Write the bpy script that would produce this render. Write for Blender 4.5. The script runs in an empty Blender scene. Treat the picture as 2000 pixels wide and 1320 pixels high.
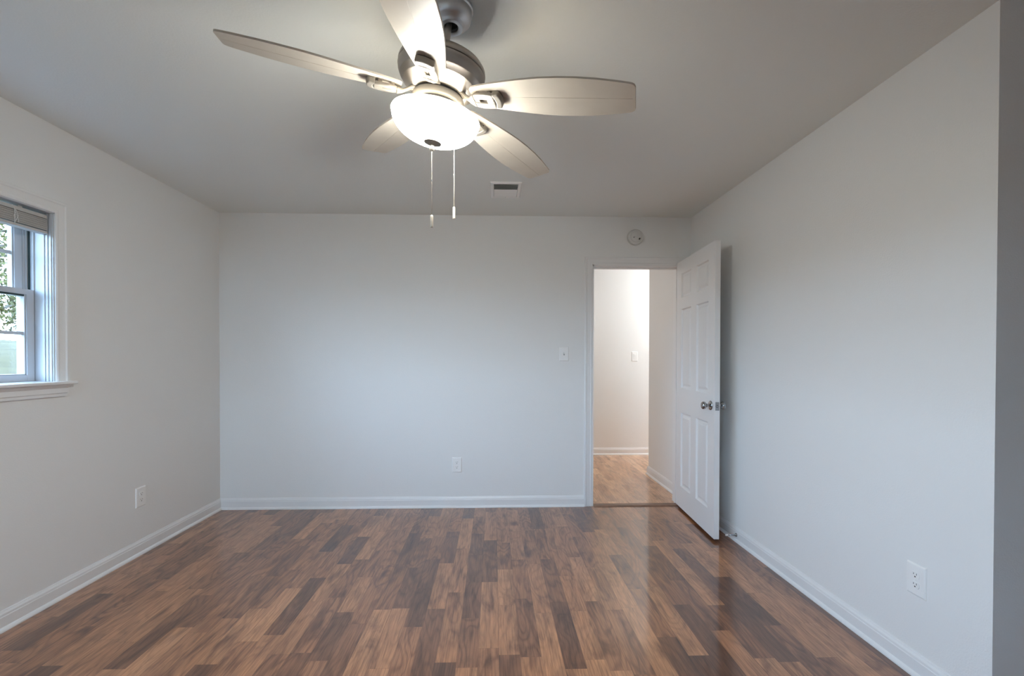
import bpy, bmesh, math, random
from mathutils import Vector, Matrix
PI = math.pi
C = bpy.context.scene.collection
random.seed(7)

# ---------------------------------------------------------------- camera
F, CX, CY = 870.79, 989.06, 707.01
YAW, PITCH, ROLL = 0.030145, -0.0097128, 0.00134
XL, XR, D, ZC, H = -2.2485, 1.6765, 3.738, 1.2528, 2.44
cam = bpy.data.objects.new('camera', bpy.data.cameras.new('camera')); C.objects.link(cam)
f_ = Vector((math.sin(YAW)*math.cos(PITCH), math.cos(YAW)*math.cos(PITCH), math.sin(PITCH)))
r_ = Vector((math.cos(YAW), -math.sin(YAW), 0)); u_ = r_.cross(f_)
r2 = math.cos(ROLL)*r_ + math.sin(ROLL)*u_; u2 = -math.sin(ROLL)*r_ + math.cos(ROLL)*u_
M = Matrix((r2, u2, -f_)).transposed().to_4x4(); M.translation = (0, 0, ZC)
cam.matrix_world = M
cam.data.sensor_width = 36; cam.data.sensor_fit = 'HORIZONTAL'
cam.data.lens = F*36/2000
cam.data.shift_x = (1000-CX)/2000; cam.data.shift_y = (CY-660)/2000
cam.data.clip_start = .02; cam.data.clip_end = 300
bpy.context.scene.camera = cam

# ---------------------------------------------------------------- world, light, exposure
sc = bpy.context.scene
sc.view_settings.view_transform = 'Standard'; sc.view_settings.look = 'None'
sc.view_settings.gamma = 1; sc.view_settings.exposure = 0.19; sc.view_settings.use_curve_mapping = False
sc.render.engine = 'CYCLES'
try:
    sc.cycles.use_denoising = True
    sc.cycles.denoiser = 'OPENIMAGEDENOISE'
    sc.cycles.max_bounces = 14; sc.cycles.diffuse_bounces = 10; sc.cycles.transparent_max_bounces = 16
    sc.cycles.sample_clamp_indirect = 6
    sc.cycles.caustics_refractive = False; sc.cycles.caustics_reflective = False
except Exception: pass
SKY = 21.0
w = bpy.data.worlds.new('sky'); sc.world = w; w.use_nodes = True
nt = w.node_tree; nt.nodes.clear()
bg = nt.nodes.new('ShaderNodeBackground'); wo = nt.nodes.new('ShaderNodeOutputWorld')
tc = nt.nodes.new('ShaderNodeTexCoord'); sp = nt.nodes.new('ShaderNodeSeparateXYZ'); cr = nt.nodes.new('ShaderNodeValToRGB')
nt.links.new(tc.outputs['Generated'], sp.inputs[0]); nt.links.new(sp.outputs['Z'], cr.inputs[0])
cr.color_ramp.elements[0].position = 0.0; cr.color_ramp.elements[0].color = (.55, .77, 1.0, 1)
cr.color_ramp.elements[1].position = 0.6; cr.color_ramp.elements[1].color = (.42, .66, 1.0, 1)
nt.links.new(cr.outputs[0], bg.inputs[0]); bg.inputs[1].default_value = SKY
nt.links.new(bg.outputs[0], wo.inputs[0])
WY0, WY1, WZ0, WZ1 = 0.56, 2.355, 1.128, 1.99       # window opening in the left wall
pl = bpy.data.lights.new('window_portal', 'AREA'); pl.shape = 'RECTANGLE'; pl.size = WY1-WY0; pl.size_y = WZ1-WZ0
pl.cycles.is_portal = True
po = bpy.data.objects.new('window_portal', pl); C.objects.link(po)
po.location = (XL-.2, (WY0+WY1)/2, (WZ0+WZ1)/2); po.rotation_euler = (PI/2, 0, -PI/2)

BY = -1.7
W2A, W2B, W2Z0, W2Z1 = -2.05, -1.0, .60, 2.0           # added fill window, in the wall behind the camera
pl = bpy.data.lights.new('window_portal', 'AREA'); pl.shape = 'RECTANGLE'; pl.size = W2B-W2A; pl.size_y = W2Z1-W2Z0
pl.cycles.is_portal = True
po = bpy.data.objects.new('window_portal', pl); C.objects.link(po)
po.location = ((W2A+W2B)/2, BY-.2, (W2Z0+W2Z1)/2); po.rotation_euler = (-PI/2, 0, 0)

# ---------------------------------------------------------------- materials
def mat(name, col, rough=.5, metal=0, bump=0, bscale=200, spec=.5, var=0, vscale=3, emit=None, es=0):
    m = bpy.data.materials.new(name); m.use_nodes = True; n = m.node_tree; b = n.nodes['Principled BSDF']
    b.inputs['Base Color'].default_value = (*col, 1); b.inputs['Roughness'].default_value = rough
    b.inputs['Metallic'].default_value = metal; b.inputs['Specular IOR Level'].default_value = spec
    tcn = n.nodes.new('ShaderNodeTexCoord')
    if bump:
        t = n.nodes.new('ShaderNodeTexNoise'); t.inputs['Scale'].default_value = bscale; t.inputs['Detail'].default_value = 3
        n.links.new(tcn.outputs['Object'], t.inputs['Vector'])
        bp = n.nodes.new('ShaderNodeBump'); bp.inputs['Strength'].default_value = bump; bp.inputs['Distance'].default_value = .002
        n.links.new(t.outputs['Fac'], bp.inputs['Height']); n.links.new(bp.outputs[0], b.inputs['Normal'])
    if var:
        t = n.nodes.new('ShaderNodeTexNoise'); t.inputs['Scale'].default_value = vscale; t.inputs['Detail'].default_value = 4
        n.links.new(tcn.outputs['Object'], t.inputs['Vector'])
        r = n.nodes.new('ShaderNodeValToRGB')
        r.color_ramp.elements[0].position = .3; r.color_ramp.elements[1].position = .7
        r.color_ramp.elements[0].color = (*[c*(1-var) for c in col], 1); r.color_ramp.elements[1].color = (*[min(1, c*(1+var)) for c in col], 1)
        n.links.new(t.outputs['Fac'], r.inputs[0]); n.links.new(r.outputs[0], b.inputs['Base Color'])
    if emit:
        b.inputs['Emission Color'].default_value = (*emit, 1); b.inputs['Emission Strength'].default_value = es
    return m
M_wall = mat('wall_paint', (.80, .80, .79), .75, bump=.35, bscale=160, spec=.25)
M_ceil = mat('ceiling_paint', (.79, .81, .79), .9, bump=.3, bscale=120, spec=.15)
M_trim = mat('trim_gloss_white', (.80, .80, .80), .35, var=.01)
M_door = mat('door_white', (.80, .80, .80), .4, bump=.05, bscale=90)
M_vinyl = mat('vinyl_white', (.54, .55, .57), .35, var=.01)
M_plate = mat('plastic_white', (.86, .86, .85), .35, var=.01)
M_smoke = mat('aged_plastic', (.66, .66, .64), .4, var=.01)
M_dark = mat('dark_slot', (.03, .03, .03), .6, var=.1)
M_teal = mat('dark_teal', (.02, .04, .04), .6, var=.1)
M_chrome = mat('satin_nickel', (.38, .38, .39), .14, 1, var=.03)
M_nickel = mat('brushed_nickel', (.43, .40, .37), .38, 1, bump=.05, bscale=300, var=.04, vscale=8)
M_canopy = mat('canopy_nickel', (.62, .62, .64), .38, 1, var=.03)
M_iron = mat('blade_arm_nickel', (.20, .18, .155), .45, .3, var=.03)
M_blade = mat('blade_maple', (.49, .44, .375), .42, var=.04, vscale=14)
M_slot = mat('blind_slat', (.55, .54, .52), .5, var=.02)
M_chain = mat('bead_chain', (.42, .36, .29), .3, .9, var=.03)
M_pend = mat('cream_pendant', (.45, .40, .33), .4, var=.02)
M_rubber = mat('rubber_tip', (.72, .72, .70), .6, var=.02)
M_duct = mat('duct_grey', (.36, .38, .37), .7, var=.05)
M_thr = mat('threshold_wood', (.20, .11, .07), .35, var=.2, vscale=20)
M_bark = mat('bark', (.05, .035, .022), .9, var=.3, vscale=6)
M_leaf = mat('leaf_green', (.06, .055, .014), .8, var=.5, vscale=.9, spec=.15)
M_grass = mat('lawn_grass', (.055, .044, .020), .9, var=.3, vscale=1.2, spec=.1)
M_bulb = mat('hall_lamp_glass', (.9, .88, .84), .5, emit=(1, .95, .88), es=6)
M_slab = mat('siding_white', (.7, .72, .74), .6, var=.02)
M_glass = bpy.data.materials.new('window_glass'); M_glass.use_nodes = True
n = M_glass.node_tree; n.nodes.clear()
tr = n.nodes.new('ShaderNodeBsdfTransparent'); gl = n.nodes.new('ShaderNodeBsdfGlossy'); mx = n.nodes.new('ShaderNodeMixShader'); fr = n.nodes.new('ShaderNodeLayerWeight'); pw = n.nodes.new('ShaderNodeMath'); pw.operation = 'POWER'; pw.inputs[1].default_value = 4; ml = n.nodes.new('ShaderNodeMath'); ml.operation = 'MULTIPLY_ADD'; ml.inputs[1].default_value = .85; ml.inputs[2].default_value = .06; o_ = n.nodes.new('ShaderNodeOutputMaterial')
tr.inputs[0].default_value = (.93, .95, .96, 1); gl.inputs['Roughness'].default_value = .02; fr.inputs[0].default_value = .5
n.links.new(fr.outputs['Facing'], pw.inputs[0]); n.links.new(pw.outputs[0], ml.inputs[0]); n.links.new(ml.outputs[0], mx.inputs[0]); n.links.new(tr.outputs[0], mx.inputs[1]); n.links.new(gl.outputs[0], mx.inputs[2]); n.links.new(mx.outputs[0], o_.inputs[0])

M_bowlin = mat('bowl_inside', (.85, .82, .76), .5, emit=(1.0, .92, .74), es=6)
# frosted bowl of the lamp: translucent glass that glows from the bulbs inside
M_bowl = bpy.data.materials.new('frosted_bowl_glass'); M_bowl.use_nodes = True
n = M_bowl.node_tree; b = n.nodes['Principled BSDF']
b.inputs['Base Color'].default_value = (.85, .82, .76, 1); b.inputs['Roughness'].default_value = .3
tcn = n.nodes.new('ShaderNodeTexCoord')
def glow(pos, rad, gain):
    s = n.nodes.new('ShaderNodeVectorMath'); s.operation = 'DISTANCE'; s.inputs[1].default_value = pos
    n.links.new(tcn.outputs['Object'], s.inputs[0])
    mr = n.nodes.new('ShaderNodeMapRange'); mr.interpolation_type = 'SMOOTHSTEP'
    mr.inputs['From Min'].default_value = 0; mr.inputs['From Max'].default_value = rad
    mr.inputs['To Min'].default_value = gain; mr.inputs['To Max'].default_value = 0
    n.links.new(s.outputs['Value'], mr.inputs['Value']); return mr
b.inputs['Emission Color'].default_value = (.985, 1.0, .95, 1)
BOWL_E = b.inputs['Emission Strength']; BOWL_E.default_value = 80

def wood(name, tones, fmul=1.0):
    m = bpy.data.materials.new(name); m.use_nodes = True; n = m.node_tree; N = n.nodes; L = n.links
    b = N['Principled BSDF']
    tc = N.new('ShaderNodeTexCoord'); sp = N.new('ShaderNodeSeparateXYZ'); L.new(tc.outputs['Object'], sp.inputs[0])
    def mth(op, a, bb=None, c=None):
        k = N.new('ShaderNodeMath'); k.operation = op
        for i, v in enumerate((a, bb, c)):
            if v is None: continue
            if hasattr(v, 'links') or hasattr(v, 'is_linked'): L.new(v, k.inputs[i])
            else: k.inputs[i].default_value = v
        return k.outputs[0]
    def comb(x, y, z):
        k = N.new('ShaderNodeCombineXYZ')
        for i, v in enumerate((x, y, z)):
            if hasattr(v, 'is_linked'): L.new(v, k.inputs[i])
            else: k.inputs[i].default_value = v
        return k.outputs[0]
    def wn(v):
        k = N.new('ShaderNodeTexWhiteNoise'); k.noise_dimensions = '3D'; L.new(v, k.inputs['Vector']); return k
    def noise(v, sc_, det=2, dist=0, rough=.5):
        k = N.new('ShaderNodeTexNoise'); L.new(v, k.inputs['Vector']); k.inputs['Scale'].default_value = sc_
        k.inputs['Detail'].default_value = det; k.inputs['Distortion'].default_value = dist; k.inputs['Roughness'].default_value = rough
        return k.outputs['Fac']
    def ramp(v, stops, interp='LINEAR'):
        k = N.new('ShaderNodeValToRGB'); L.new(v, k.inputs[0]); cr = k.color_ramp; cr.interpolation = interp
        while len(cr.elements) < len(stops): cr.elements.new(.5)
        for e, (p, c) in zip(cr.elements, stops): e.position = p; e.color = (*c, 1) if len(c) == 3 else c
        return k.outputs[0]
    def mixc(f, a, bb, mode='MIX'):
        k = N.new('ShaderNodeMix'); k.data_type = 'RGBA'; k.blend_type = mode
        for s, v in ((k.inputs[0], f), (k.inputs[6], a), (k.inputs[7], bb)):
            if hasattr(v, 'is_linked'): L.new(v, s)
            else: s.default_value = v
        return k.outputs[2]
    x, y = sp.outputs['X'], sp.outputs['Y']
    W = .0885
    sx = mth('DIVIDE', mth('ADD', x, 5.017), W); i = mth('FLOOR', sx); fx = mth('FRACT', sx)
    r1 = wn(comb(i, 3.3, 0)).outputs['Value']; r2 = wn(comb(i, 7.7, 1)).outputs['Value']
    Ln = mth('ADD', .34, mth('MULTIPLY', r2, .26))
    sy = mth('ADD', mth('DIVIDE', mth('ADD', y, 9), Ln), mth('MULTIPLY', r1, 7)); j = mth('FLOOR', sy); fy = mth('FRACT', sy)
    cell = wn(comb(i, j, 5)); rc = cell.outputs['Value']
    sep = N.new('ShaderNodeSeparateColor'); L.new(cell.outputs['Color'], sep.inputs[0])
    ra, rb = sep.outputs[0], sep.outputs[1]
    base = ramp(rc, tones)
    # cathedral figure: rings of a stretched noise
    off = comb(mth('MULTIPLY', ra, 37), mth('MULTIPLY', rb, 53), mth('MULTIPLY', rc, 91))
    va = N.new('ShaderNodeVectorMath'); va.operation = 'ADD'; L.new(comb(mth('MULTIPLY', x, 6.0), mth('MULTIPLY', y, 1.5), 0), va.inputs[0]); L.new(off, va.inputs[1])
    fig = noise(va.outputs[0], 1.0, 2.5, .35, .45)
    rings = mth('ADD', mth('MULTIPLY', mth('SINE', mth('MULTIPLY', fig, 85)), .5), .5)
    rings = mth('POWER', rings, 2.6)
    amt = mth('MULTIPLY', fmul, mth('MULTIPLY', ramp(rc, [(0, (1,)*3), (.4, (.85,)*3), (.7, (.35,)*3), (1, (.22,)*3)]), ramp(ra, [(0, (.25,)*3), (.5, (.7,)*3), (1, (1,)*3)])))
    vb = N.new('ShaderNodeVectorMath'); vb.operation = 'ADD'; L.new(comb(mth('MULTIPLY', x, 170), mth('MULTIPLY', y, 7), 0), vb.inputs[0]); L.new(off, vb.inputs[1])
    fine = noise(vb.outputs[0], 1.0, 5, .3, .6)
    vc = N.new('ShaderNodeVectorMath'); vc.operation = 'ADD'; L.new(comb(mth('MULTIPLY', x, 14), mth('MULTIPLY', y, 3.2), 0), vc.inputs[0]); L.new(off, vc.inputs[1])
    blot = noise(vc.outputs[0], 1.0, 4, .8, .6)
    darken = ramp(blot, [(.28, (.42, .37, .35)), (.50, (1, 1, 1)), (.75, (1.2, 1.18, 1.14))])
    col = mixc(1, base, darken, 'MULTIPLY')
    ringc = mixc(mth('MULTIPLY', rings, amt), (1, 1, 1, 1), (.30, .24, .22, 1))
    col = mixc(1, col, ringc, 'MULTIPLY')
    finec = ramp(fine, [(.3, (.58, .54, .51)), (.6, (1.08, 1.08, 1.08))])
    col = mixc(1, col, finec, 'MULTIPLY')
    # knots
    vd = N.new('ShaderNodeVectorMath'); vd.operation = 'ADD'; L.new(comb(mth('MULTIPLY', x, 2.6), mth('MULTIPLY', y, 1.7), 0), vd.inputs[0]); vd.inputs[1].default_value = (.3, .1, 0)
    vn = N.new('ShaderNodeTexNoise'); L.new(tc.outputs['Object'], vn.inputs['Vector']); vn.inputs['Scale'].default_value = 30
    ve = N.new('ShaderNodeVectorMath'); ve.operation = 'MULTIPLY_ADD'; L.new(vn.outputs['Color'], ve.inputs[0]); ve.inputs[1].default_value = (.06,)*3; L.new(vd.outputs[0], ve.inputs[2])
    vo = N.new('ShaderNodeTexVoronoi'); L.new(ve.outputs[0], vo.inputs['Vector']); vo.inputs['Scale'].default_value = 1
    kn = ramp(vo.outputs['Distance'], [(.03, (.30, .24, .22)), (.075, (.62, .55, .5)), (.12, (1, 1, 1))])
    col = mixc(1, col, kn, 'MULTIPLY')
    # seams
    ex = mth('MINIMUM', fx, mth('SUBTRACT', 1, fx)); ey = mth('MULTIPLY', mth('MINIMUM', fy, mth('SUBTRACT', 1, fy)), 5)
    seam = ramp(mth('MINIMUM', ex, ey), [(0, (.72, .70, .68)), (.018, (1, 1, 1))])
    col = mixc(1, col, seam, 'MULTIPLY')
    s3 = mth('FRACT', mth('DIVIDE', mth('ADD', x, 5.017), W*3)); e3 = mth('MINIMUM', s3, mth('SUBTRACT', 1, s3))
    sm3 = ramp(e3, [(0, (.55, .5, .48)), (.006, (1, 1, 1))])
    col = mixc(1, col, sm3, 'MULTIPLY')
    L.new(col, b.inputs['Base Color'])
    rg = ramp(blot, [(0, (.34,)*3), (1, (.26,)*3)]); L.new(rg, b.inputs['Roughness'])
    b.inputs['Specular IOR Level'].default_value = .4; b.inputs['Coat Weight'].default_value = .9; b.inputs['Coat Roughness'].default_value = .08; b.inputs['Coat IOR'].default_value = 1.55
    bp = N.new('ShaderNodeBump'); bp.inputs['Strength'].default_value = .12; bp.inputs['Distance'].default_value = .001
    big = noise(tc.outputs['Object'], 2.2, 1)
    L.new(mth('ADD', mth('MULTIPLY', fine, .5), mth('MULTIPLY', big, 1)), bp.inputs['Height']); L.new(bp.outputs[0], b.inputs['Normal'])
    return m
M_floor = wood('laminate_planks', [(0, (.14, .058, .028)), (.22, (.21, .088, .042)), (.42, (.31, .133, .062)), (.68, (.385, .172, .081)), (1, (.47, .222, .107))])
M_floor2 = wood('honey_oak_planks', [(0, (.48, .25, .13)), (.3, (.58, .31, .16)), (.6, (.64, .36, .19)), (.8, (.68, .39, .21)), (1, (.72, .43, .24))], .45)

# ---------------------------------------------------------------- helpers
def obj(name, bm, m, parent=None, smooth=False, bevel=0, kind=None):
    bmesh.ops.remove_doubles(bm, verts=bm.verts, dist=1e-6)
    bmesh.ops.recalc_face_normals(bm, faces=bm.faces)
    me = bpy.data.meshes.new(name); bm.to_mesh(me); bm.free()
    me.materials.append(m)
    if smooth:
        for p in me.polygons: p.use_smooth = True
        try: me.set_sharp_from_angle(angle=math.radians(38))
        except Exception: pass
    o = bpy.data.objects.new(name, me); C.objects.link(o)
    if bevel:
        bv = o.modifiers.new('bevel', 'BEVEL'); bv.width = bevel; bv.segments = 2; bv.limit_method = 'ANGLE'
    if parent: o.parent = parent
    if kind: o['kind'] = kind
    return o
def struct(name, bm, m, **k): return obj(name, bm, m, kind='structure', **k)
def empty(name, loc, rz=0, label=None, cat=None, group=None, kind=None):
    o = bpy.data.objects.new(name, None); C.objects.link(o); o.location = loc; o.rotation_euler = (0, 0, rz); o.empty_display_size = .05
    if label: o['label'] = label
    if cat: o['category'] = cat
    if group: o['group'] = group
    if kind: o['kind'] = kind
    return o
def box(bm, x0, x1, y0, y1, z0, z1, T=None):
    vs = [bm.verts.new((x, y, z)) for x in (x0, x1) for y in (y0, y1) for z in (z0, z1)]
    if T: 
        for v in vs: v.co = T @ v.co
    for f in ((0, 1, 3, 2), (4, 6, 7, 5), (0, 4, 5, 1), (2, 3, 7, 6), (0, 2, 6, 4), (1, 5, 7, 3)):
        bm.faces.new([vs[i] for i in f])
    return vs
def B(*a, T=None):
    bm = bmesh.new()
    for q in a: box(bm, *q, T=T)
    return bm
def lathe(bm, prof, seg=48, T=None, cap=True):
    """prof: list of (r, z); revolved about z"""
    T = T or Matrix.Identity(4); rings = []
    for r, z in prof:
        if r < 1e-5: rings.append([bm.verts.new(T @ Vector((0, 0, z)))])
        else: rings.append([bm.verts.new(T @ Vector((r*math.cos(2*PI*k/seg), r*math.sin(2*PI*k/seg), z))) for k in range(seg)])
    for a, b_ in zip(rings, rings[1:]):
        for k in range(seg):
            k2 = (k+1) % seg
            if len(a) == 1 and len(b_) == 1: continue
            if len(a) == 1: bm.faces.new((a[0], b_[k], b_[k2]))
            elif len(b_) == 1: bm.faces.new((a[k], b_[0], a[k2]))
            else: bm.faces.new((a[k], b_[k], b_[k2], a[k2]))
    if cap:
        for rg in (rings[0], rings[-1]):
            if len(rg) > 1: bm.faces.new(rg)
    return bm
def tube(bm, pts, r, seg=10):
    pts = [Vector(p) for p in pts]; rings = []
    for i, p in enumerate(pts):
        t = (pts[min(i+1, len(pts)-1)]-pts[max(i-1, 0)]).normalized()
        a = t.orthogonal().normalized() if i == 0 else (prev - t*prev.dot(t)).normalized()
        prev = a; b_ = t.cross(a)
        rr = r[i] if isinstance(r, (list, tuple)) else r
        rings.append([bm.verts.new(p + rr*(math.cos(2*PI*k/seg)*a + math.sin(2*PI*k/seg)*b_)) for k in range(seg)])
    for a, b_ in zip(rings, rings[1:]):
        for k in range(seg): bm.faces.new((a[k], a[(k+1) % seg], b_[(k+1) % seg], b_[k]))
    bm.faces.new(rings[0]); bm.faces.new(rings[-1]); return bm
def prism(bm, prof, p0, p1, nrm, m0=0, m1=0):
    """profile (out, z) swept from p0 to p1 (xy) with outward normal nrm; m0/m1: mitre slope at the ends (+ lengthens with out)"""
    p0 = Vector(p0); p1 = Vector(p1); d = (p1-p0).normalized(); nrm = Vector(nrm); A = []; Bq = []
    for o, z in prof:
        a = p0 + nrm*o - d*(m0*o); b_ = p1 + nrm*o + d*(m1*o)
        A.append(bm.verts.new((a.x, a.y, z))); Bq.append(bm.verts.new((b_.x, b_.y, z)))
    k = len(prof)
    for i in range(k): bm.faces.new((A[i], A[(i+1) % k], Bq[(i+1) % k], Bq[i]))
    bm.faces.new(A); bm.faces.new(Bq); return bm
def poly(bm, pts, z0, z1, T=None):
    """solid from a flat outline"""
    T = T or Matrix.Identity(4)
    a = [bm.verts.new(T @ Vector((x, y, z0))) for x, y in pts]; b_ = [bm.verts.new(T @ Vector((x, y, z1))) for x, y in pts]
    k = len(pts)
    for i in range(k): bm.faces.new((a[i], a[(i+1) % k], b_[(i+1) % k], b_[i]))
    bm.faces.new(a); bm.faces.new(b_); return bm

# ---------------------------------------------------------------- room shell
T_ = .12
BY = -1.7          # wall behind the camera
RX = 3.3           # far right of the alcove behind the wall end
WEND = 1.437       # where the right wall ends
DX0, DX1, DZ = .835, 1.591, 2.036
HY, HC, HL, HR_ = 5.72, 4.745, -.9, 4.2
struct('floor', B((XL-T_, XR+T_, BY-T_, D+.035, -.1, 0), (XR+T_, RX+T_, BY-T_, WEND+T_, -.1, 0)), M_floor)
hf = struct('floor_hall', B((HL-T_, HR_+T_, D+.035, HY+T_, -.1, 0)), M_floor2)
struct('ceiling', B((XL-T_, RX+T_, BY-T_, D+T_, H, H+.1)), M_ceil)
struct('ceiling_hall', B((HL-T_, HR_+T_, D+T_, HY+T_, H, H+.1)), M_wall)
struct('wall_left', B((XL-T_, XL, BY-T_, WY0, 0, H), (XL-T_, XL, WY1, D+T_, 0, H), (XL-T_, XL, WY0, WY1, 0, WZ0), (XL-T_, XL, WY0, WY1, WZ1, H)), M_wall)
struct('wall_back', B((XL, DX0, D, D+T_, 0, H), (DX1, XR, D, D+T_, 0, H), (DX0, DX1, D, D+T_, DZ, H)), M_wall)
struct('wall_right', B((XR, XR+T_, WEND, HC, 0, H)), M_wall)
struct('wall_alcove', B((XR+T_, RX+T_, WEND, WEND+T_, 0, H), (RX, RX+T_, BY, WEND, 0, H)), M_wall)
struct('wall_front', B((XL, W2A, BY-T_, BY, 0, H), (W2B, RX+T_, BY-T_, BY, 0, H), (W2A, W2B, BY-T_, BY, 0, W2Z0), (W2A, W2B, BY-T_, BY, W2Z1, H)), M_wall)
struct('wall_hall_back', B((HL-T_, HR_+T_, HY, HY+T_, 0, H)), M_wall)
struct('wall_hall_left', B((HL-T_, HL, D+T_, HY, 0, H)), M_wall)
struct('wall_hall_right', B((XR+T_, HR_+T_, HC-T_, HC, 0, H), (HR_, HR_+T_, HC, HY, 0, H)), M_wall)

BASE = [(0, 0), (.025, 0), (.0245, .006), (.021, .013), (.0155, .018), (.0135, .019), (.0135, .064), (.0115, .067), (.0105, .076), (.006, .084), (.004, .090), (0, .091)]
def base(name, p0, p1, nrm, m0=0, m1=0): return struct(name, prism(bmesh.new(), BASE, p0, p1, nrm, m0, m1), M_trim, smooth=False)
base('baseboard_left', (XL, BY), (XL, D), (1, 0), 0, -1)
base('baseboard_back', (XL, D), (DX0-.064, D), (0, -1), -1, 0)
base('baseboard_right', (XR, WEND), (XR, D), (-1, 0), 1, 0)
base('baseboard_alcove', (XR, WEND), (RX, WEND), (0, -1), 1, 0)
base('baseboard_hall_right', (XR, D+T_), (XR, HC), (-1, 0), 0, 1)
base('baseboard_hall_corner', (XR, HC), (HR_, HC), (0, 1), 1, 0)
base('baseboard_hall_back', (HL, HY), (HR_, HY), (0, -1), 0, 0)

# door casing and jamb
def casing(bm, a, b_, z1, y, out, wdt=.064):
    """three-sided casing with a stepped profile, mitred; out = -1 towards the room"""
    prof = [(0, .009), (.004, .012), (.012, .012), (.016, .010), (.044, .013), (.050, .0165), (.060, .0165), (wdt, .013)]
    def ring(path):
        prev = None
        for k in range(4):
            cur = []
            for o, t in prof:
                x = [a-o, a-o, b_+o, b_+o][k]; z = [0, z1+o, z1+o, 0][k]
                cur.append((x, z, t))
            rf = [bm.verts.new((x, y+out*t, z)) for x, z, t in cur]
            rb = [bm.verts.new((cur[0][0], y, cur[0][1])), bm.verts.new((cur[-1][0], y, cur[-1][1]))]
            full = [rb[0]]+rf+[rb[1]]
            if prev:
                for i in range(len(full)): bm.faces.new((prev[i], prev[(i+1) % len(full)], full[(i+1) % len(full)], full[i]))
            else: bm.faces.new(full)
            prev = full
        bm.faces.new(prev)
    ring(None)
bm = bmesh.new(); casing(bm, DX0, DX1, DZ, D, -1); casing(bm, DX0, DX1, DZ, D+T_, 1)
struct('trim_1', bm, M_trim)
jt = .012
struct('trim_2', B((DX0-.001, DX0+jt, D-.009, D+T_+.009, 0, DZ), (DX1-jt, DX1+.001, D-.009, D+T_+.009, 0, DZ), (DX0, DX1, D-.009, D+T_+.009, DZ-jt, DZ+.001),
                   (DX0+jt, DX0+jt+.01, D+.04, D+.075, 0, DZ-jt), (DX1-jt-.01, DX1-jt, D+.04, D+.075, 0, DZ-jt), (DX0+jt, DX1-jt, D+.04, D+.075, DZ-jt-.01, DZ-jt)), M_trim)
bm = bmesh.new(); prism(bm, [(0, 0), (.085, 0), (.085, .002), (.068, .009), (.016, .009), (0, .003)], (DX0+jt, D+.05), (DX1-jt, D+.05), (0, -1))
struct('trim_3', bm, M_thr)

# strike plate on the left jamb
sp_ = obj('strike_plate', B((DX0+jt, DX0+jt+.002, D+.004, D+.034, .885, .945)), M_chrome, kind='structure')
sp_.name = 'trim_4'

# ---------------------------------------------------------------- six-panel door
LW, LH, LT = .752, 2.03, .035
pan_x = [(.105, .320), (.425, .642)]; pan_z = [(.175, .785), (.985, 1.635), (1.725, 1.925)]
def leaf():
    bm = bmesh.new()
    xs = sorted({0, LW, *[v for p in pan_x for v in p]}); zs = sorted({0, LH, *[v for p in pan_z for v in p]})
    for side in (0, 1):
        y0 = 0 if side == 0 else LT; s = 1 if side == 0 else -1
        for i in range(len(xs)-1):
            for j in range(len(zs)-1):
                x0, x1, z0, z1 = xs[i], xs[i+1], zs[j], zs[j+1]
                if (x0, x1) in pan_x and (z0, z1) in pan_z:
                    prev = None
                    for ins, dp in ((0, 0), (.002, .001), (.009, .0115), (.015, .0125), (.021, .0125), (.038, .004), (.044, .003)):
                        c = [bm.verts.new(q) for q in ((x0+ins, y0+s*dp, z0+ins), (x1-ins, y0+s*dp, z0+ins), (x1-ins, y0+s*dp, z1-ins), (x0+ins, y0+s*dp, z1-ins))]
                        if prev:
                            for k in range(4): bm.faces.new((prev[k], prev[(k+1) % 4], c[(k+1) % 4], c[k]))
                        prev = c
                    bm.faces.new(prev)
                else: bm.faces.new([bm.verts.new(q) for q in ((x0, y0, z0), (x1, y0, z0), (x1, y0, z1), (x0, y0, z1))])
    for a, b_ in zip(zs, zs[1:]):
        for x in (0, LW): bm.faces.new([bm.verts.new(q) for q in ((x, 0, a), (x, LT, a), (x, LT, b_), (x, 0, b_))])
    for a, b_ in zip(xs, xs[1:]):
        for z in (0, LH): bm.faces.new([bm.verts.new(q) for q in ((a, 0, z), (b_, 0, z), (b_, LT, z), (a, LT, z))])
    return bm
# door local frame: x from the hinge to the free edge, y from the wall-side face (0) to the doorway-side face (LT)
th = math.radians(3.8)
dd = Vector((-math.sin(th), -math.cos(th), 0)); dn = Vector((-math.cos(th), math.sin(th), 0))
door = empty('door_1', (0, 0, 0), kind='structure')
door.matrix_world = Matrix(((dd.x, dn.x, 0, 1.588), (dd.y, dn.y, 0, D-.012), (0, 0, 1, .02), (0, 0, 0, 1)))
obj('door_leaf', leaf(), M_door, door)
KZ, KX = .905, LW-.062
def rotx(sign):  # lathe z axis -> local +-y
    return Matrix.Rotation(-PI/2*sign, 4, 'X')
for sgn, y in ((1, LT), (-1, 0)):
    T = Matrix.Translation((KX, y, KZ)) @ rotx(sgn)
    bm = lathe(bmesh.new(), [(.0001, 0), (.033, 0), (.033, .003), (.030, .007), (.020, .010), (.013, .012), (.011, .020), (.0115, .028), (.017, .033), (.0245, .039), (.027, .047), (.026, .055), (.021, .061), (.012, .0645), (.0001, .0655)], 32, T, cap=False)
    k = obj('door_knob', bm, M_chrome, door, smooth=True)
lp = obj('latch_plate', B((LW, LW+.0015, .005, .030, KZ-.029, KZ+.029)), M_chrome, door)
bm = lathe(bmesh.new(), [(.0085, 0), (.0085, .006), (.006, .011), (.0001, .012)], 16, Matrix.Translation((LW+.001, LT/2, KZ)) @ Matrix.Rotation(PI/2, 4, 'Y'), cap=False)
obj('latch_bolt', bm, M_chrome, lp, smooth=True)
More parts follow.
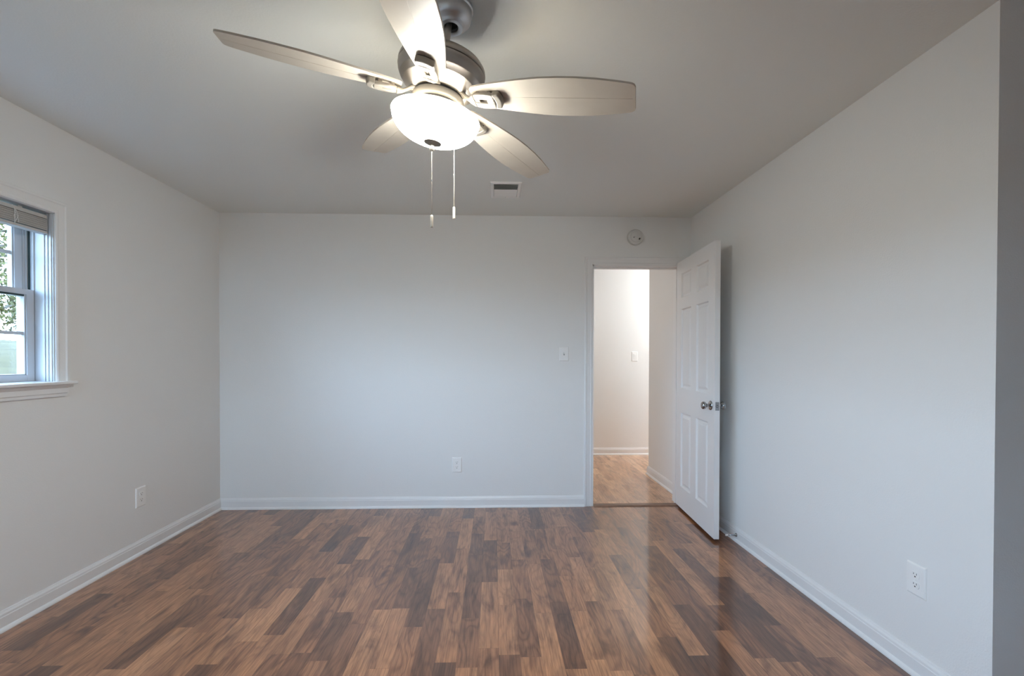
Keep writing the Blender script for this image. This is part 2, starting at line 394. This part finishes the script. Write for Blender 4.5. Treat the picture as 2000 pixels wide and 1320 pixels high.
for z in (.2, 1.0, 1.80):
    bm = lathe(bmesh.new(), [(.006, z-.045), (.006, z+.045)], 12, Matrix.Translation((-.006, -.002, 0)))
    box(bm, -.005, -.0005, 0, .03, z-.045, z+.045)
    obj('hinge', bm, M_chrome, door)

# spring door stop screwed to the baseboard
ds = empty('door_stop', (XR-.0135, 2.985, .045), 0, 'small chrome spring door stop on the baseboard behind the open door', 'door stop')
TX = Matrix.Rotation(-PI/2, 4, 'Y')
obj('base_plate', lathe(bmesh.new(), [(.0001, 0), (.0125, 0), (.0125, .003), (.009, .008), (.006, .012), (.0001, .012)], 20, TX, cap=False), M_chrome, ds, smooth=True)
pts = [(-.010-.050*t/160, .0048*math.cos(t*.6)*(1-.25*t/160), .0048*math.sin(t*.6)*(1-.25*t/160)) for t in range(161)]
obj('spring', tube(bmesh.new(), pts, .0011, 6), M_chrome, ds, smooth=True)
obj('rubber_tip', lathe(bmesh.new(), [(.0001, .058), (.006, .058), (.0075, .062), (.0075, .072), (.005, .076), (.0001, .0765)], 16, TX, cap=False), M_rubber, ds, smooth=True)

# ---------------------------------------------------------------- window
win = empty('window_1', (XL, (WY0+WY1)/2, WZ0), kind='structure')
inv = Matrix.Translation((-XL, -(WY0+WY1)/2, -WZ0))
def wobj(name, bm, m, parent=None, **k):
    bmesh.ops.transform(bm, matrix=inv, verts=bm.verts); return obj(name, bm, m, parent or win, **k)
# jamb liner, with flutes near the room
jb = []
J = .006
for y, s in ((WY1, -1), (WY0, 1)):
    a, b_ = sorted((y, y+s*J)); jb.append((XL-.165, XL+.004, a, b_, WZ0, WZ1))
    for k in range(3):
        a, b_ = sorted((y+s*J, y+s*(J+.004))); jb.append((XL-.012-.017*k, XL-.003-.017*k, a, b_, WZ0, WZ1-J))
jb.append((XL-.165, XL+.004, WY0, WY1, WZ1-J, WZ1))
jb.append((XL-.165, XL-.005, WY0, WY1, WZ0, WZ0+.002))
wobj('window_frame', B(*jb), M_vinyl)
def wcasing():
    bm = bmesh.new(); wd = .066
    prof = [(0, .010), (.006, .013), (.014, .013), (.018, .011), (.046, .014), (.052, .018), (.062, .018), (wd, .014)]
    prev = None
    for k in range(4):
        cur = []
        for o, t in prof:
            y = [WY0-o, WY0-o, WY1+o, WY1+o][k]; z = [WZ0, WZ1+o, WZ1+o, WZ0][k]; cur.append((y, z, t))
        full = [bm.verts.new((XL, cur[0][0], cur[0][1]))]+[bm.verts.new((XL+t, y, z)) for y, z, t in cur]+[bm.verts.new((XL, cur[-1][0], cur[-1][1]))]
        if prev:
            for i in range(len(full)): bm.faces.new((prev[i], prev[(i+1) % len(full)], full[(i+1) % len(full)], full[i]))
        else: bm.faces.new(full)
        prev = full
    bm.faces.new(prev); return bm
wobj('window_casing', wcasing(), M_wall)
wobj('window_sill', B((XL-.10, XL, WY0+.007, WY1-.007, WZ0-.016, WZ0), (XL-.0, XL+.045, WY0-.085, WY1+.085, WZ0-.016, WZ0)), M_trim, bevel=.004)
bm = bmesh.new()
prism(bm, [(0, WZ0-.016), (.030, WZ0-.016), (.030, WZ0-.022), (.022, WZ0-.030), (.016, WZ0-.036), (.016, WZ0-.060), (.011, WZ0-.064), (.011, WZ0-.078), (0, WZ0-.078)], (XL, WY0-.05), (XL, WY1+.05), (1, 0), .3, .3)
wobj('window_apron', bm, M_trim)
MUL = .09; ymid = (WY0+WY1)/2
units = [(WY0+J, ymid-MUL/2), (ymid+MUL/2, WY1-J)]
wobj('mullion', B((XL-.165, XL-.03, ymid-MUL/2, ymid+MUL/2, WZ0, WZ1-J)), M_vinyl)
for (a, b_) in units:
    ZM = 1.592
    # lower sash, nearer the room
    def sash(x, y0, y1, z0, z1, st, tr_, br, mid, name):
        o = wobj(name, B((x-.035, x, y0, y0+st, z0, z1), (x-.035, x, y1-st, y1, z0, z1), (x-.035, x, y0+st, y1-st, z1-tr_, z1), (x-.035, x, y0+st, y1-st, z0, z0+br),
                         # stepped glazing bead
                         (x-.028, x-.006, y0+st, y0+st+.007, z0+br, z1-tr_), (x-.028, x-.006, y1-st-.007, y1-st, z0+br, z1-tr_), (x-.028, x-.006, y0+st, y1-st, z0+br, z0+br+.006)), M_vinyl, bevel=.0015)
        g = B((x-.020, x-.016, y0+st, y1-st, z0+br, z1-tr_)); bmesh.ops.transform(g, matrix=inv, verts=g.verts); obj('pane', g, M_glass, o)
        g = B((x-.024, x-.012, y0+st+.006, y1-st-.006, mid-.008, mid+.008), (x-.0246, x-.0114, (y0+y1)/2-.008, (y0+y1)/2+.008, z0+br, z1-tr_)); bmesh.ops.transform(g, matrix=inv, verts=g.verts); obj('muntin', g, M_vinyl, o)
        return o
    ls = sash(XL-.088, a+.003, b_-.003, WZ0+.003, ZM, .036, .026, .032, 1.372, 'lower_sash')
    g = B((XL-.104, XL-.0945, a+.039, b_-.039, ZM-.034, ZM-.026)); bmesh.ops.transform(g, matrix=inv, verts=g.verts); obj('dark_strip', g, M_teal, ls)  # narrow dark strip directly below the top rail
    sash(XL-.128, a+.020, b_-.020, ZM-.03, WZ1-J-.002, .036, .03, .032, 1.772, 'upper_sash')
    wobj('sash_track', B((XL-.160, XL-.126, a, a+.0195, WZ0, WZ1-J), (XL-.160, XL-.126, b_-.0195, b_, WZ0, WZ1-J), (XL-.125, XL-.118, b_-.010, b_, ZM, WZ1-J), (XL-.125, XL-.118, a, a+.010, ZM, WZ1-J), (XL-.095, XL-.088, b_-.006, b_, ZM, WZ1-J)), M_vinyl)
    wobj('track_seal', B((XL-.118, XL-.110, b_-.004, b_, ZM, WZ1-J), (XL-.118, XL-.110, a, a+.004, ZM, WZ1-J)), M_teal)

# plain window added out of view to let in fill daylight
bm = B((W2A, W2A+.045, BY-T_, BY-.04, W2Z0, W2Z1), (W2B-.045, W2B, BY-T_, BY-.04, W2Z0, W2Z1), (W2A, W2B, BY-T_, BY-.04, W2Z0, W2Z0+.05), (W2A, W2B, BY-T_, BY-.04, W2Z1-.045, W2Z1),
       (W2A, W2B, BY-.10, BY-.05, 1.39, 1.43),
       (W2A-.066, W2A, BY, BY+.018, W2Z0, W2Z1+.066), (W2B, W2B+.066, BY, BY+.018, W2Z0, W2Z1+.066), (W2A, W2B, BY, BY+.018, W2Z1, W2Z1+.066), (W2A-.08, W2B+.08, BY-.04, BY+.045, W2Z0-.016, W2Z0))
w2 = struct('added_fill_window', bm, M_vinyl)
obj('pane', B((W2A+.04, W2B-.04, BY-.082, BY-.078, W2Z0+.04, W2Z1-.04)), M_glass, w2)

# raised blinds, one per window unit
def blind(y0, y1, label):
    t = empty('window_blind', (XL-.034, (y0+y1)/2, WZ1-J), 0, label, 'blind', 'raised window blinds')
    h = (y1-y0)/2-.008
    obj('head_rail', B((-.018, .018, -h, h, -.030, -.012), (-.004, .004, -h*.7, -h*.7+.02, -.012, 0), (-.004, .004, h*.7, h*.7+.02, -.012, 0)), M_slot, t, bevel=.002)
    bm = bmesh.new()
    for k in range(15):
        z = -.036-.0037*k; dx = .0015*math.sin(k*2.3)
        box(bm, -.021+dx, .021+dx, -h+.002+abs(dx), h-.002, z-.0012, z+.0012)
    obj('slat_stack', bm, M_slot, t)
    obj('bottom_rail', B((-.020, .022, -h, h, -.107, -.094)), M_slot, t, bevel=.003)
    for y in (-h*.62, h*.62):
        pts = [(.0225, y, -.096), (.0235, y, -.07), (.0225, y, -.03), (.012, y, -.0105), (-.012, y, -.0105), (-.0225, y, -.03), (-.0235, y, -.07), (-.0225, y, -.096)]
        obj('ladder_cord', tube(bmesh.new(), pts, .0012, 6), M_plate, t, smooth=True)
        pts = [(.0225, y+.004, -.03), (.026, y+.012, -.06), (.025, y+.002, -.085), (.026, y-.008, -.066), (.0235, y+.003, -.045), (.025, y+.014, -.075), (.0235, y+.016, -.09)]
        obj('lift_cord', tube(bmesh.new(), pts, .0011, 6), M_plate, t, smooth=True)
blind(*units[1], 'slatted blind pulled up in the head of the visible window half')
blind(*units[0], 'slatted blind pulled up in the window half beyond the picture edge')

# ---------------------------------------------------------------- wall plates
def T_wall(loc, nrm):
    """local frame: x to the right seen from the room, y = out of the wall, z up"""
    nx = Vector((nrm[0], nrm[1], 0)); zz = Vector((0, 0, 1)); xx = nx.cross(zz)
    R = Matrix(((xx.x, nx.x, 0, 0), (xx.y, nx.y, 0, 0), (0, 0, 1, 0), (0, 0, 0, 1)))
    return Matrix.Translation(loc) @ R
def plate_bm(wd, ht, holes=()):
    bm = bmesh.new(); pr = None
    for ins, y in ((0, 0), (0, .002), (.0015, .0042), (.004, .0062), (.007, .0068)):
        a, b_ = wd/2-ins, ht/2-ins
        c = [bm.verts.new(v) for v in ((-a, y, -b_), (a, y, -b_), (a, y, b_), (-a, y, b_))]
        if pr:
            for k in range(4): bm.faces.new((pr[k], pr[(k+1) % 4], c[(k+1) % 4], c[k]))
        else: bm.faces.new(c)
        pr = c
    bm.faces.new(pr); return bm
RY = Matrix.Rotation(-PI/2, 4, 'X')     # lathe axis to +y
def outlet(loc, nrm, label):
    t = empty('electrical_outlet', loc, 0, label, 'outlet', 'wall outlets'); t.matrix_world = T_wall(loc, nrm)
    obj('cover_plate', plate_bm(.080, .125), M_plate, t)
    for z in (.0195, -.0195):
        pts = []
        for k in range(24):
            a = 2*PI*k/24; pts.append((.0172*math.cos(a), max(-.0125, min(.0125, .0172*math.sin(a)))))
        bm = poly(bmesh.new(), pts, .006, .0088, Matrix.Rotation(PI/2, 4, 'X') @ Matrix.Scale(-1, 4, (0, 0, 1)))
        bmesh.ops.translate(bm, verts=bm.verts, vec=(0, 0, z))
        rc = obj('receptacle', bm, M_plate, t, bevel=.0008)
        obj('slots', B((-.0075, -.0055, .0087, .0091, z+.001, z+.0085), (.0052, .0072, .0087, .0091, z+.001, z+.0075), (-.0024, .0024, .0087, .0091, z-.0085, z-.0035)), M_dark, rc)
    obj('screw', lathe(bmesh.new(), [(.0001, .0066), (.003, .0066), (.0028, .0078), (.0001, .008)], 12, RY, cap=False), M_plate, t)
outlet((XL, 2.905, .363), (1, 0), 'white duplex outlet low on the left wall')
outlet((-.3005, D, .356), (0, -1), 'white duplex outlet low on the back wall left of the doorway')
outlet((XR, 1.704, .377), (-1, 0), 'white duplex outlet low on the right wall, nearest the camera')
# toggle switch
t = empty('light_switch', (.5975, D, 1.286), 0, 'white toggle light switch on the back wall left of the door casing', 'light switch'); t.matrix_world = T_wall((.5975, D, 1.286), (0, -1))
obj('cover_plate', plate_bm(.080, .122), M_plate, t)
obj('toggle', B((-.0045, .0045, 0, .013, -.004, .006), T=Matrix.Translation((0, .005, 0)) @ Matrix.Rotation(.45, 4, 'X')), M_plate, t, bevel=.001)
obj('toggle_slot', B((-.0055, .0055, .0067, .0073, -.012, .012)), M_duct, t)
for z in (.030, -.030):
    obj('screw', lathe(bmesh.new(), [(.0001, .0066), (.0032, .0066), (.003, .0078), (.0001, .008)], 12, Matrix.Translation((0, 0, z)) @ RY, cap=False), M_plate, t)
# hall rocker switch
loc = (1.832, HY, 1.272)
t = empty('rocker_switch', loc, 0, 'white rocker light switch on the far hallway wall seen through the doorway', 'light switch'); t.matrix_world = T_wall(loc, (0, -1))
obj('cover_plate', plate_bm(.078, .125), M_plate, t)
obj('rocker', B((-.0165, .0165, .0066, .0095, -.033, .033), (-.013, .013, .009, .0125, .0, .030)), M_plate, t, bevel=.001)

# smoke detector
loc = (1.197, D, 2.268)
t = empty('smoke_detector', loc, 0, 'round white smoke detector on the back wall above the doorway', 'smoke detector'); t.matrix_world = T_wall(loc, (0, -1))
obj('base', lathe(bmesh.new(), [(.0001, 0), (.068, 0), (.069, .004), (.068, .010), (.0001, .010)], 48, RY, cap=False), M_smoke, t, smooth=True)
obj('housing', lathe(bmesh.new(), [(.062, .010), (.064, .014), (.064, .022), (.061, .030), (.054, .0345), (.046, .036), (.044, .0345), (.042, .036), (.0001, .038)], 48, RY, cap=False), M_smoke, t, smooth=True)
obj('test_button', lathe(bmesh.new(), [(.011, .036), (.011, .040), (.009, .041), (.0001, .0412)], 20, Matrix.Translation((.0, 0, .004)) @ RY, cap=False), M_smoke, t, smooth=True)
obj('sensor_slot', B((-.005, .005, .036, .0388, -.008, .008), T=Matrix.Translation((-.027, 0, -.019)) @ Matrix.Rotation(-.7, 4, 'Y')), M_dark, t)
obj('indicator', B((-.0028, .0028, .036, .0385, -.0045, .0045), T=Matrix.Translation((.020, 0, -.007)) @ Matrix.Rotation(-.5, 4, 'Y')), M_dark, t)

# ceiling vent (two-way register)
t = empty('ceiling_vent', (.088, 3.162, H), 0, 'small white rectangular air vent on the ceiling near the back wall', 'vent')
vw, vd = .107, .143
bm = bmesh.new(); pr = None
def frame(bm, rings):
    pr = None
    for a, b_, z in rings:
        c = [bm.verts.new(v) for v in ((-a, -b_, z), (a, -b_, z), (a, b_, z), (-a, b_, z))]
        if pr:
            for k in range(4): bm.faces.new((pr[k], pr[(k+1) % 4], c[(k+1) % 4], c[k]))
        pr = c
frame(bm, [(vw, vd, 0), (vw, vd, -.003), (vw-.004, vd-.004, -.008), (vw-.022, vd-.022, -.009), (vw-.025, vd-.025, -.004), (vw-.025, vd-.025, .0)])
obj('frame', bm, M_plate, t)
obj('duct', B((-vw+.025, vw-.025, -vd+.025, vd-.025, -.0012, -.0004)), M_duct, t)
for k in range(12):
    y = -vd+.034+k*.0198
    ang = .95 if k < 5 else -.18
    s = obj('louver', B((-vw+.026, vw-.026, -.0085, .0085, -.0006, .0006), T=Matrix.Translation((0, y, -.0065 if k > 4 else -.0075)) @ Matrix.Rotation(ang if k > 4 else .55, 4, 'X')), M_plate if k > 4 else M_duct, t)
obj('damper_lever', B((-.003, .003, .118, .124, -.016, -.006)), M_plate, t)

# ---------------------------------------------------------------- ceiling fan, hanging a little off plumb
PX, PY, PZ = -.1549, 1.5315, 2.37
t_ = Vector((-.1431, .0574, -1)).normalized()
ax = Vector((1, 0, 0)); ax = (ax - t_*ax.dot(t_)).normalized(); ay = (-t_).cross(ax)
cX, cY = PX+.012, PY-.002
fan = empty('ceiling_fan', (cX, cY, H), 0, 'tilted nickel ceiling fan with five light wood blades and a lit frosted bowl', 'ceiling fan')
A = Matrix(((ax.x, ay.x, -t_.x, PX-cX), (ax.y, ay.y, -t_.y, PY-cY), (ax.z, ay.z, -t_.z, PZ-H), (0, 0, 0, 1)))   # fan frame: z up along the rod, 0 at pivot
def fobj(name, bm, m, parent=None, **k):
    o = obj(name, bm, m, parent or fan, **k)
    if not parent: o.matrix_local = A
    return o
# canopy (plumb, on the ceiling)
obj('canopy', lathe(bmesh.new(), [(.073, 0), (.074, -.006), (.074, -.012), (.070, -.016), (.0695, -.030), (.066, -.044), (.058, -.054), (.046, -.060), (.044, -.064), (.040, -.069), (.030, -.070), (.024, -.067), (.022, -.055), (.024, -.03)], 56, cap=False), M_canopy, fan, smooth=True)
obj('canopy_socket', lathe(bmesh.new(), [(.023, -.058), (.0001, -.050)], 24, cap=False), M_dark, fan)
fobj('hanger_ball', lathe(bmesh.new(), [(.021*math.sin(PI*k/12)+.00001, .035-.021*math.cos(PI*k/12)) for k in range(13)], 24, cap=False), M_dark, smooth=True)
fobj('downrod', lathe(bmesh.new(), [(.0125, .04), (.0125, -.088), (.019, -.090), (.021, -.094), (.021, -.104)], 28), M_nickel, smooth=True)
fobj('motor_housing', lathe(bmesh.new(), [(.020, -.094), (.040, -.095), (.085, -.098), (.118, -.105), (.138, -.116), (.146, -.126), (.1485, -.136), (.1475, -.1405), (.1445, -.1415), (.1445, -.1435), (.148, -.145), (.1485, -.150), (.1455, -.163), (.139, -.176), (.138, -.178), (.136, -.179), (.126, -.193), (.1245, -.195), (.122, -.196), (.109, -.208), (.095, -.217), (.088, -.221), (.060, -.222), (.0001, -.222)], 96, cap=False), M_nickel, smooth=True)
bm = lathe(bmesh.new(), [(.0001, -.222), (.078, -.222), (.078, -.229), (.086, -.230), (.088, -.234), (.088, -.248), (.085, -.252), (.0001, -.252)], 72, cap=False)
fl = fobj('flywheel', bm, M_iron, smooth=True)
fobj('flywheel_gap', lathe(bmesh.new(), [(.0001, -.2225), (.0795, -.2225), (.0795, -.2285), (.0001, -.2285)], 48, cap=False), M_dark)
fobj('switch_housing', lathe(bmesh.new(), [(.0001, -.252), (.066, -.252), (.066, -.256), (.073, -.257), (.074, -.262), (.074, -.282), (.070, -.290), (.050, -.296), (.0001, -.297)], 64, cap=False), M_nickel, smooth=True)
fobj('housing_gap', lathe(bmesh.new(), [(.0001, -.2518), (.0735, -.2518), (.0735, -.2562), (.0001, -.2562)], 48, cap=False), M_dark)
# lamp: bowl of frosted glass
prof = []
for k in range(19):
    a = PI/2*k/18; prof.append((.1485*math.cos(a)**.97, -.302-.080*math.sin(a)))
prof = [(.146, -.297), (.1505, -.2965), (.1515, -.299)] + prof[1:]
prof[-1] = (.0001, -.382)
inner = [(.0001, -.378)] + [(.1445*math.cos(a)**.97, -.302-.076*math.sin(a)) for a in [PI/2*k/18 for k in range(17, 0, -1)]] + [(.146, -.297)]
bowl = fobj('glass_bowl', lathe(bmesh.new(), prof, 80, cap=False), M_bowl, smooth=True)
bi = obj('bowl_lining', lathe(bmesh.new(), [(.146, -.297)]+[(r_i, z_i) for r_i, z_i in reversed(inner[:-1])], 80, cap=False), M_bowlin, bowl, smooth=True)
fobj('centre_post', lathe(bmesh.new(), [(.006, -.295), (.006, -.377)], 12), M_nickel)
fobj('bowl_finial', lathe(bmesh.new(), [(.0001, -0.3765), (.028, -0.3770), (.031, -0.3790), (.030, -0.3820), (.022, -0.3850), (.010, -0.3875), (.0065, -0.3900), (.0085, -0.3930), (.0098, -0.3980), (.0085, -0.4040), (.005, -0.4075), (.0001, -0.4080)], 40, cap=False), M_iron, smooth=True)
# bulbs in the bowl
for k in range(2):
    a = .6+PI*k
    bm = lathe(bmesh.new(), [(.0001, .045)]+[(.022*math.sin(q), .023+.022*math.cos(q)) for q in [PI*j/10 for j in range(1, 9)]]+[(.011, -.012), (.0001, -.012)], 20, Matrix.Translation((.075*math.cos(a), .075*math.sin(a), -.335)) @ Matrix.Rotation(a, 4, 'Z') @ Matrix.Rotation(PI/2, 4, 'Y'), cap=False)
    fobj('bulb', bm, M_bulb, smooth=True)
    lt = bpy.data.lights.new('fan_bulb_light', 'POINT'); lt.energy = 1.2; lt.color = (1, .82, .56); lt.shadow_soft_size = .03
    lo = bpy.data.objects.new('fan_bulb_light', lt); C.objects.link(lo); lo.parent = fan
    lo.matrix_local = A @ Matrix.Translation((.082*math.cos(a), .082*math.sin(a), -.302))
# blades
hwp = [(.126, .030), (.129, .036), (.136, .041), (.16, .0475), (.20, .0555), (.25, .064), (.31, .0725), (.37, .079), (.43, .0815), (.49, .080), (.55, .075), (.61, .066), (.64, .0605), (.652, .057), (.658, .052), (.661, .044)]
def blade_mesh():
    bm = bmesh.new()
    cols = [-1, -.5, -.02, -.008, 0, .008, .02, .5, 1]
    def sect(z, top):
        rows = []
        for r, h in hwp:
            row = []
            for c in cols:
                yy = c*h if abs(c) > .1 else c*.12
                dz = 0
                if not top and abs(c) < .001 and .2 < r < .655: dz = -.0011
                row.append(bm.verts.new((r, yy, z+dz)))
            rows.append(row)
        for a, b_ in zip(rows, rows[1:]):
            for k in range(len(cols)-1): bm.faces.new((a[k], a[k+1], b_[k+1], b_[k]))
        return rows
    lo_, hi = sect(-.003, False), sect(.003, True)
    n_ = len(hwp); m_ = len(cols)
    for i in range(n_-1):
        for c in (0, m_-1): bm.faces.new((lo_[i][c], lo_[i+1][c], hi[i+1][c], hi[i][c]))
    for i in (0, n_-1):
        for c in range(m_-1): bm.faces.new((lo_[i][c], lo_[i][c+1], hi[i][c+1], hi[i][c]))
    return bm
def arm_mesh():
    """cast arm: neck from the flywheel, then a forked plate with a slot and an upturned end"""
    bm = bmesh.new()
    def strip(path):   # path: (x, y0, y1, ztop, thickness)
        prev = None
        for x, y0, y1, z, t in path:
            c = [bm.verts.new(v) for v in ((x, y0, z-t), (x, y1, z-t), (x, y1, z), (x, y0, z))]
            if prev:
                for k in range(4): bm.faces.new((prev[k], prev[(k+1) % 4], c[(k+1) % 4], c[k]))
            else: bm.faces.new(c)
            prev = c
        bm.faces.new(prev)
    strip([(.080, -.020, .020, .012, .012), (.094, -.014, .014, .009, .012), (.108, -.0105, .0105, -.001, .011), (.122, -.013, .013, -.010, .010), (.134, -.024, .024, -.0125, .009), (.140, -.027, .027, -.0125, .009)])
    for sg in (-1, 1):
        strip([(x, *sorted((sg*a_, sg*b_)), -.011, t) for x, a_, b_, t in ((.140, .004, .027, .009), (.150, .0065, .030, .010), (.165, .0080, .0325, .011), (.180, .0080, .0330, .012), (.195, .0080, .0325, .0125), (.207, .0080, .0310, .013), (.214, .0080, .0290, .013))])
    strip([(.140, -.005, .005, -.0125, .007), (.160, -.009, .009, -.012, .007)])
    strip([(.186, -.009, .009, -.012, .011), (.214, -.009, .009, -.011, .013)])
    # upturned end wall, curved in plan
    prev = None
    for q in range(13):
        y = -.031+.062*q/12; xo = .238-9*y*y; xi = xo-.021; e = .002 if q in (0, 12) else 0
        c = [bm.verts.new(v) for v in ((xi, y, -.0245+e), (xo, y, -.0225+e), (xo+.002, y, -.0035), (xi, y, -.0035))]
        if prev:
            for k in range(4): bm.faces.new((prev[k], prev[(k+1) % 4], c[(k+1) % 4], c[k]))
        else: bm.faces.new(c)
        prev = c
    bm.faces.new(prev)
    # bosses up to the blade
    for x, y in ((.155, -.019), (.155, .019), (.195, -.02), (.195, .02)): box(bm, x-.007, x+.007, y-.007, y+.007, -.014, -.003)
    return bm
AZ = -.358+.0045
me_b = me_a = None
for k in range(5):
    a = AZ + k*2*PI/5
    Rz = Matrix.Rotation(a, 4, 'Z')
    # slight droop towards the tip, pitch about the blade's own axis
    droop = math.radians(2.2)
    Lb = A @ Rz @ Matrix.Translation((0, 0, -.2461+.66*math.tan(droop))) @ Matrix.Rotation(droop, 4, 'Y') @ Matrix.Rotation(-.183, 4, 'X')
    La = A @ Rz @ Matrix.Translation((0, 0, -.2461+.66*math.tan(droop))) @ Matrix.Rotation(droop, 4, 'Y') @ Matrix.Rotation(-.183, 4, 'X')
    if me_b is None:
        ob = obj('blade', blade_mesh(), M_blade, fan, smooth=True); me_b = ob.data
        oa = obj('blade_arm', arm_mesh(), M_iron, fan, bevel=.0035); me_a = oa.data
        proto = (ob, oa)
    else:
        ob, oa = proto[0].copy(), proto[1].copy(); C.objects.link(ob); C.objects.link(oa); ob.parent = fan; oa.parent = fan
    ob.matrix_local = Lb; oa.matrix_local = La
# pull chains hang plumb
def chain(x, y, z0, z1, conn, zk, pl_, cm):
    bm = bmesh.new(); z = z0
    while z > z1:
        lathe(bm, [(.0001, .0013), (.0011, .0007), (.0013, 0), (.0011, -.0007), (.0001, -.0013)], 8, Matrix.Translation((x-cX, y-cY, z-H)), cap=False); z -= .0031
    lathe(bm, [(.0004, z0-H), (.0004, z1-H)], 6, Matrix.Translation((x-cX, y-cY, 0)))
    ch = obj('pull_chain', bm, M_chain, fan, smooth=True)
    T = Matrix.Translation((x-cX, y-cY, 0))
    obj('connector', lathe(bmesh.new(), [(.0001, conn-H+.004), (.0022, conn-H+.003), (.0022, conn-H-.003), (.0001, conn-H-.004)], 10, T, cap=False), cm, ch, smooth=True)
    obj('pendant', lathe(bmesh.new(), [(.0001, zk-H), (.0035, zk-H-.001), (.0052, zk-H-.003), (.0052, zk-H-pl_+.003), (.0042, zk-H-pl_), (.0001, zk-H-pl_)], 14, T, cap=False), M_pend, ch, smooth=True)
fz = A @ Vector((0, 0, -.405)); fx_, fy_ = fz.x+cX, fz.y+cY
chain(fx_, fy_, fz.z+H, 1.744, 1.865, 1.7455, .042, M_dark)
chain(-.149, 1.712, 2.095, 1.826, 1.950, 1.828, .045, M_chain)

# ---------------------------------------------------------------- hallway lamps, both out of sight from the room; the left one added as fill
def hall_lamp(LX, LY, watts, label):
    hl = empty('ceiling_lamp', (LX, LY, H), 0, label, 'ceiling lamp', 'hallway ceiling lamps')
    obj('lamp_base', lathe(bmesh.new(), [(.0001, 0), (.16, 0), (.16, -.02), (.0001, -.02)], 40, cap=False), M_nickel, hl, smooth=True)
    obj('lamp_shade', lathe(bmesh.new(), [(.15, -.02), (.148, -.05), (.125, -.08), (.08, -.098), (.0001, -.105)], 40, cap=False), M_bulb, hl, smooth=True)
    lt = bpy.data.lights.new('hall_lamp_light', 'POINT'); lt.energy = watts; lt.color = (.93, .97, 1.0); lt.shadow_soft_size = .11
    lo = bpy.data.objects.new('hall_lamp_light', lt); C.objects.link(lo); lo.parent = hl; lo.location = (0, 0, -.24)
hall_lamp(2.9, 5.0, 38, 'round flush ceiling lamp in the hallway round the right corner')
hall_lamp(-.15, 4.75, 6, 'added unseen fill lamp on the hallway ceiling left of the doorway')  # unseen lamp added to brighten the hall floor

# ---------------------------------------------------------------- outdoors: lawn rising to a line of trees
bm = bmesh.new()
rows = []
for i in range(46):
    x = XL-T_-.1-i*1.2; dz = -.5 + 2.75*(1/(1+math.exp(-(abs(x)-14)/3.2)))
    rows.append([bm.verts.new((x, y, dz+.15*math.sin(x*.9+y*.6)*(i > 3))) for y in range(-40, 61, 4)])
for a, b_ in zip(rows, rows[1:]):
    for k in range(len(a)-1): bm.faces.new((a[k], a[k+1], b_[k+1], b_[k]))
o = struct('ground', bm, M_grass, smooth=True)
bm = bmesh.new(); box(bm, XL-T_-.1, 30, -45, BY-T_-.05, -.6, -.42)
struct('ground_front', bm, M_grass)
def tree(x, y, z0, h, R, nleaf, label, seed, lsz=.16):
    rnd = random.Random(seed)
    t = empty('tree', (x, y, z0), 0, label, 'tree', 'trees beyond the lawn')
    bm = bmesh.new(); tube(bm, [(0, 0, -.3), (.05, 0, h*.3), (-.05, .05, h*.6), (0, 0, h*.9)], [h*.03, h*.022, h*.015, h*.004], 8)
    ends = []
    for k in range(14):
        a = rnd.random()*6.28; zz = h*(.25+.6*rnd.random()); l = R*(.6+.4*rnd.random())*(1.15-zz/h)*1.3
        e = Vector((math.cos(a)*l, math.sin(a)*l, zz+l*.35)); ends.append(e)
        tube(bm, [(0, 0, zz), e*.5+Vector((0, 0, zz*.5)), e], [h*.01, h*.006, .01], 5)
    obj('trunk', bm, M_bark, t, smooth=True)
    bm = bmesh.new()
    for k in range(nleaf):
        e = rnd.choice(ends); p = e*(.45+.6*rnd.random()) + Vector([rnd.gauss(0, R*.17) for _ in range(3)])
        if p.z < h*.16: continue
        a = Vector([rnd.gauss(0, 1) for _ in range(3)]).normalized(); b_ = a.orthogonal().normalized(); s = lsz*(.6+.8*rnd.random())
        v = [bm.verts.new(p+q) for q in (a*s, b_*s*.45, -a*s*.8, -b_*s*.45)]; bm.faces.new(v)
    obj('foliage', bm, M_leaf, t)
def gz(x): return -.5 + 2.75*(1/(1+math.exp(-(abs(x)-14)/3.2)))-.1
for x, y, h, R, n_, lb, s in ((-15.5, 14.2, 5.6, 1.9, 3600, 'tall thin tree seen through the upper window pane', 3), (-23, 23.6, 2.9, 1.9, 5000, 'low bushy tree seen through the lower window pane', 4),
                              (-28.5, 19.6, 3.0, 2.0, 4000, 'short leafy tree behind the lawn, left in the window', 5), (-27, 29, 4.0, 2.4, 1500, 'leafy tree farthest right behind the lawn', 6),
                              (-26, 12, 6.5, 3.0, 2500, 'broad tree outside the window beyond the picture edge', 8)):
    tree(x, y, gz(x), h, R, n_, lb, s, .07)
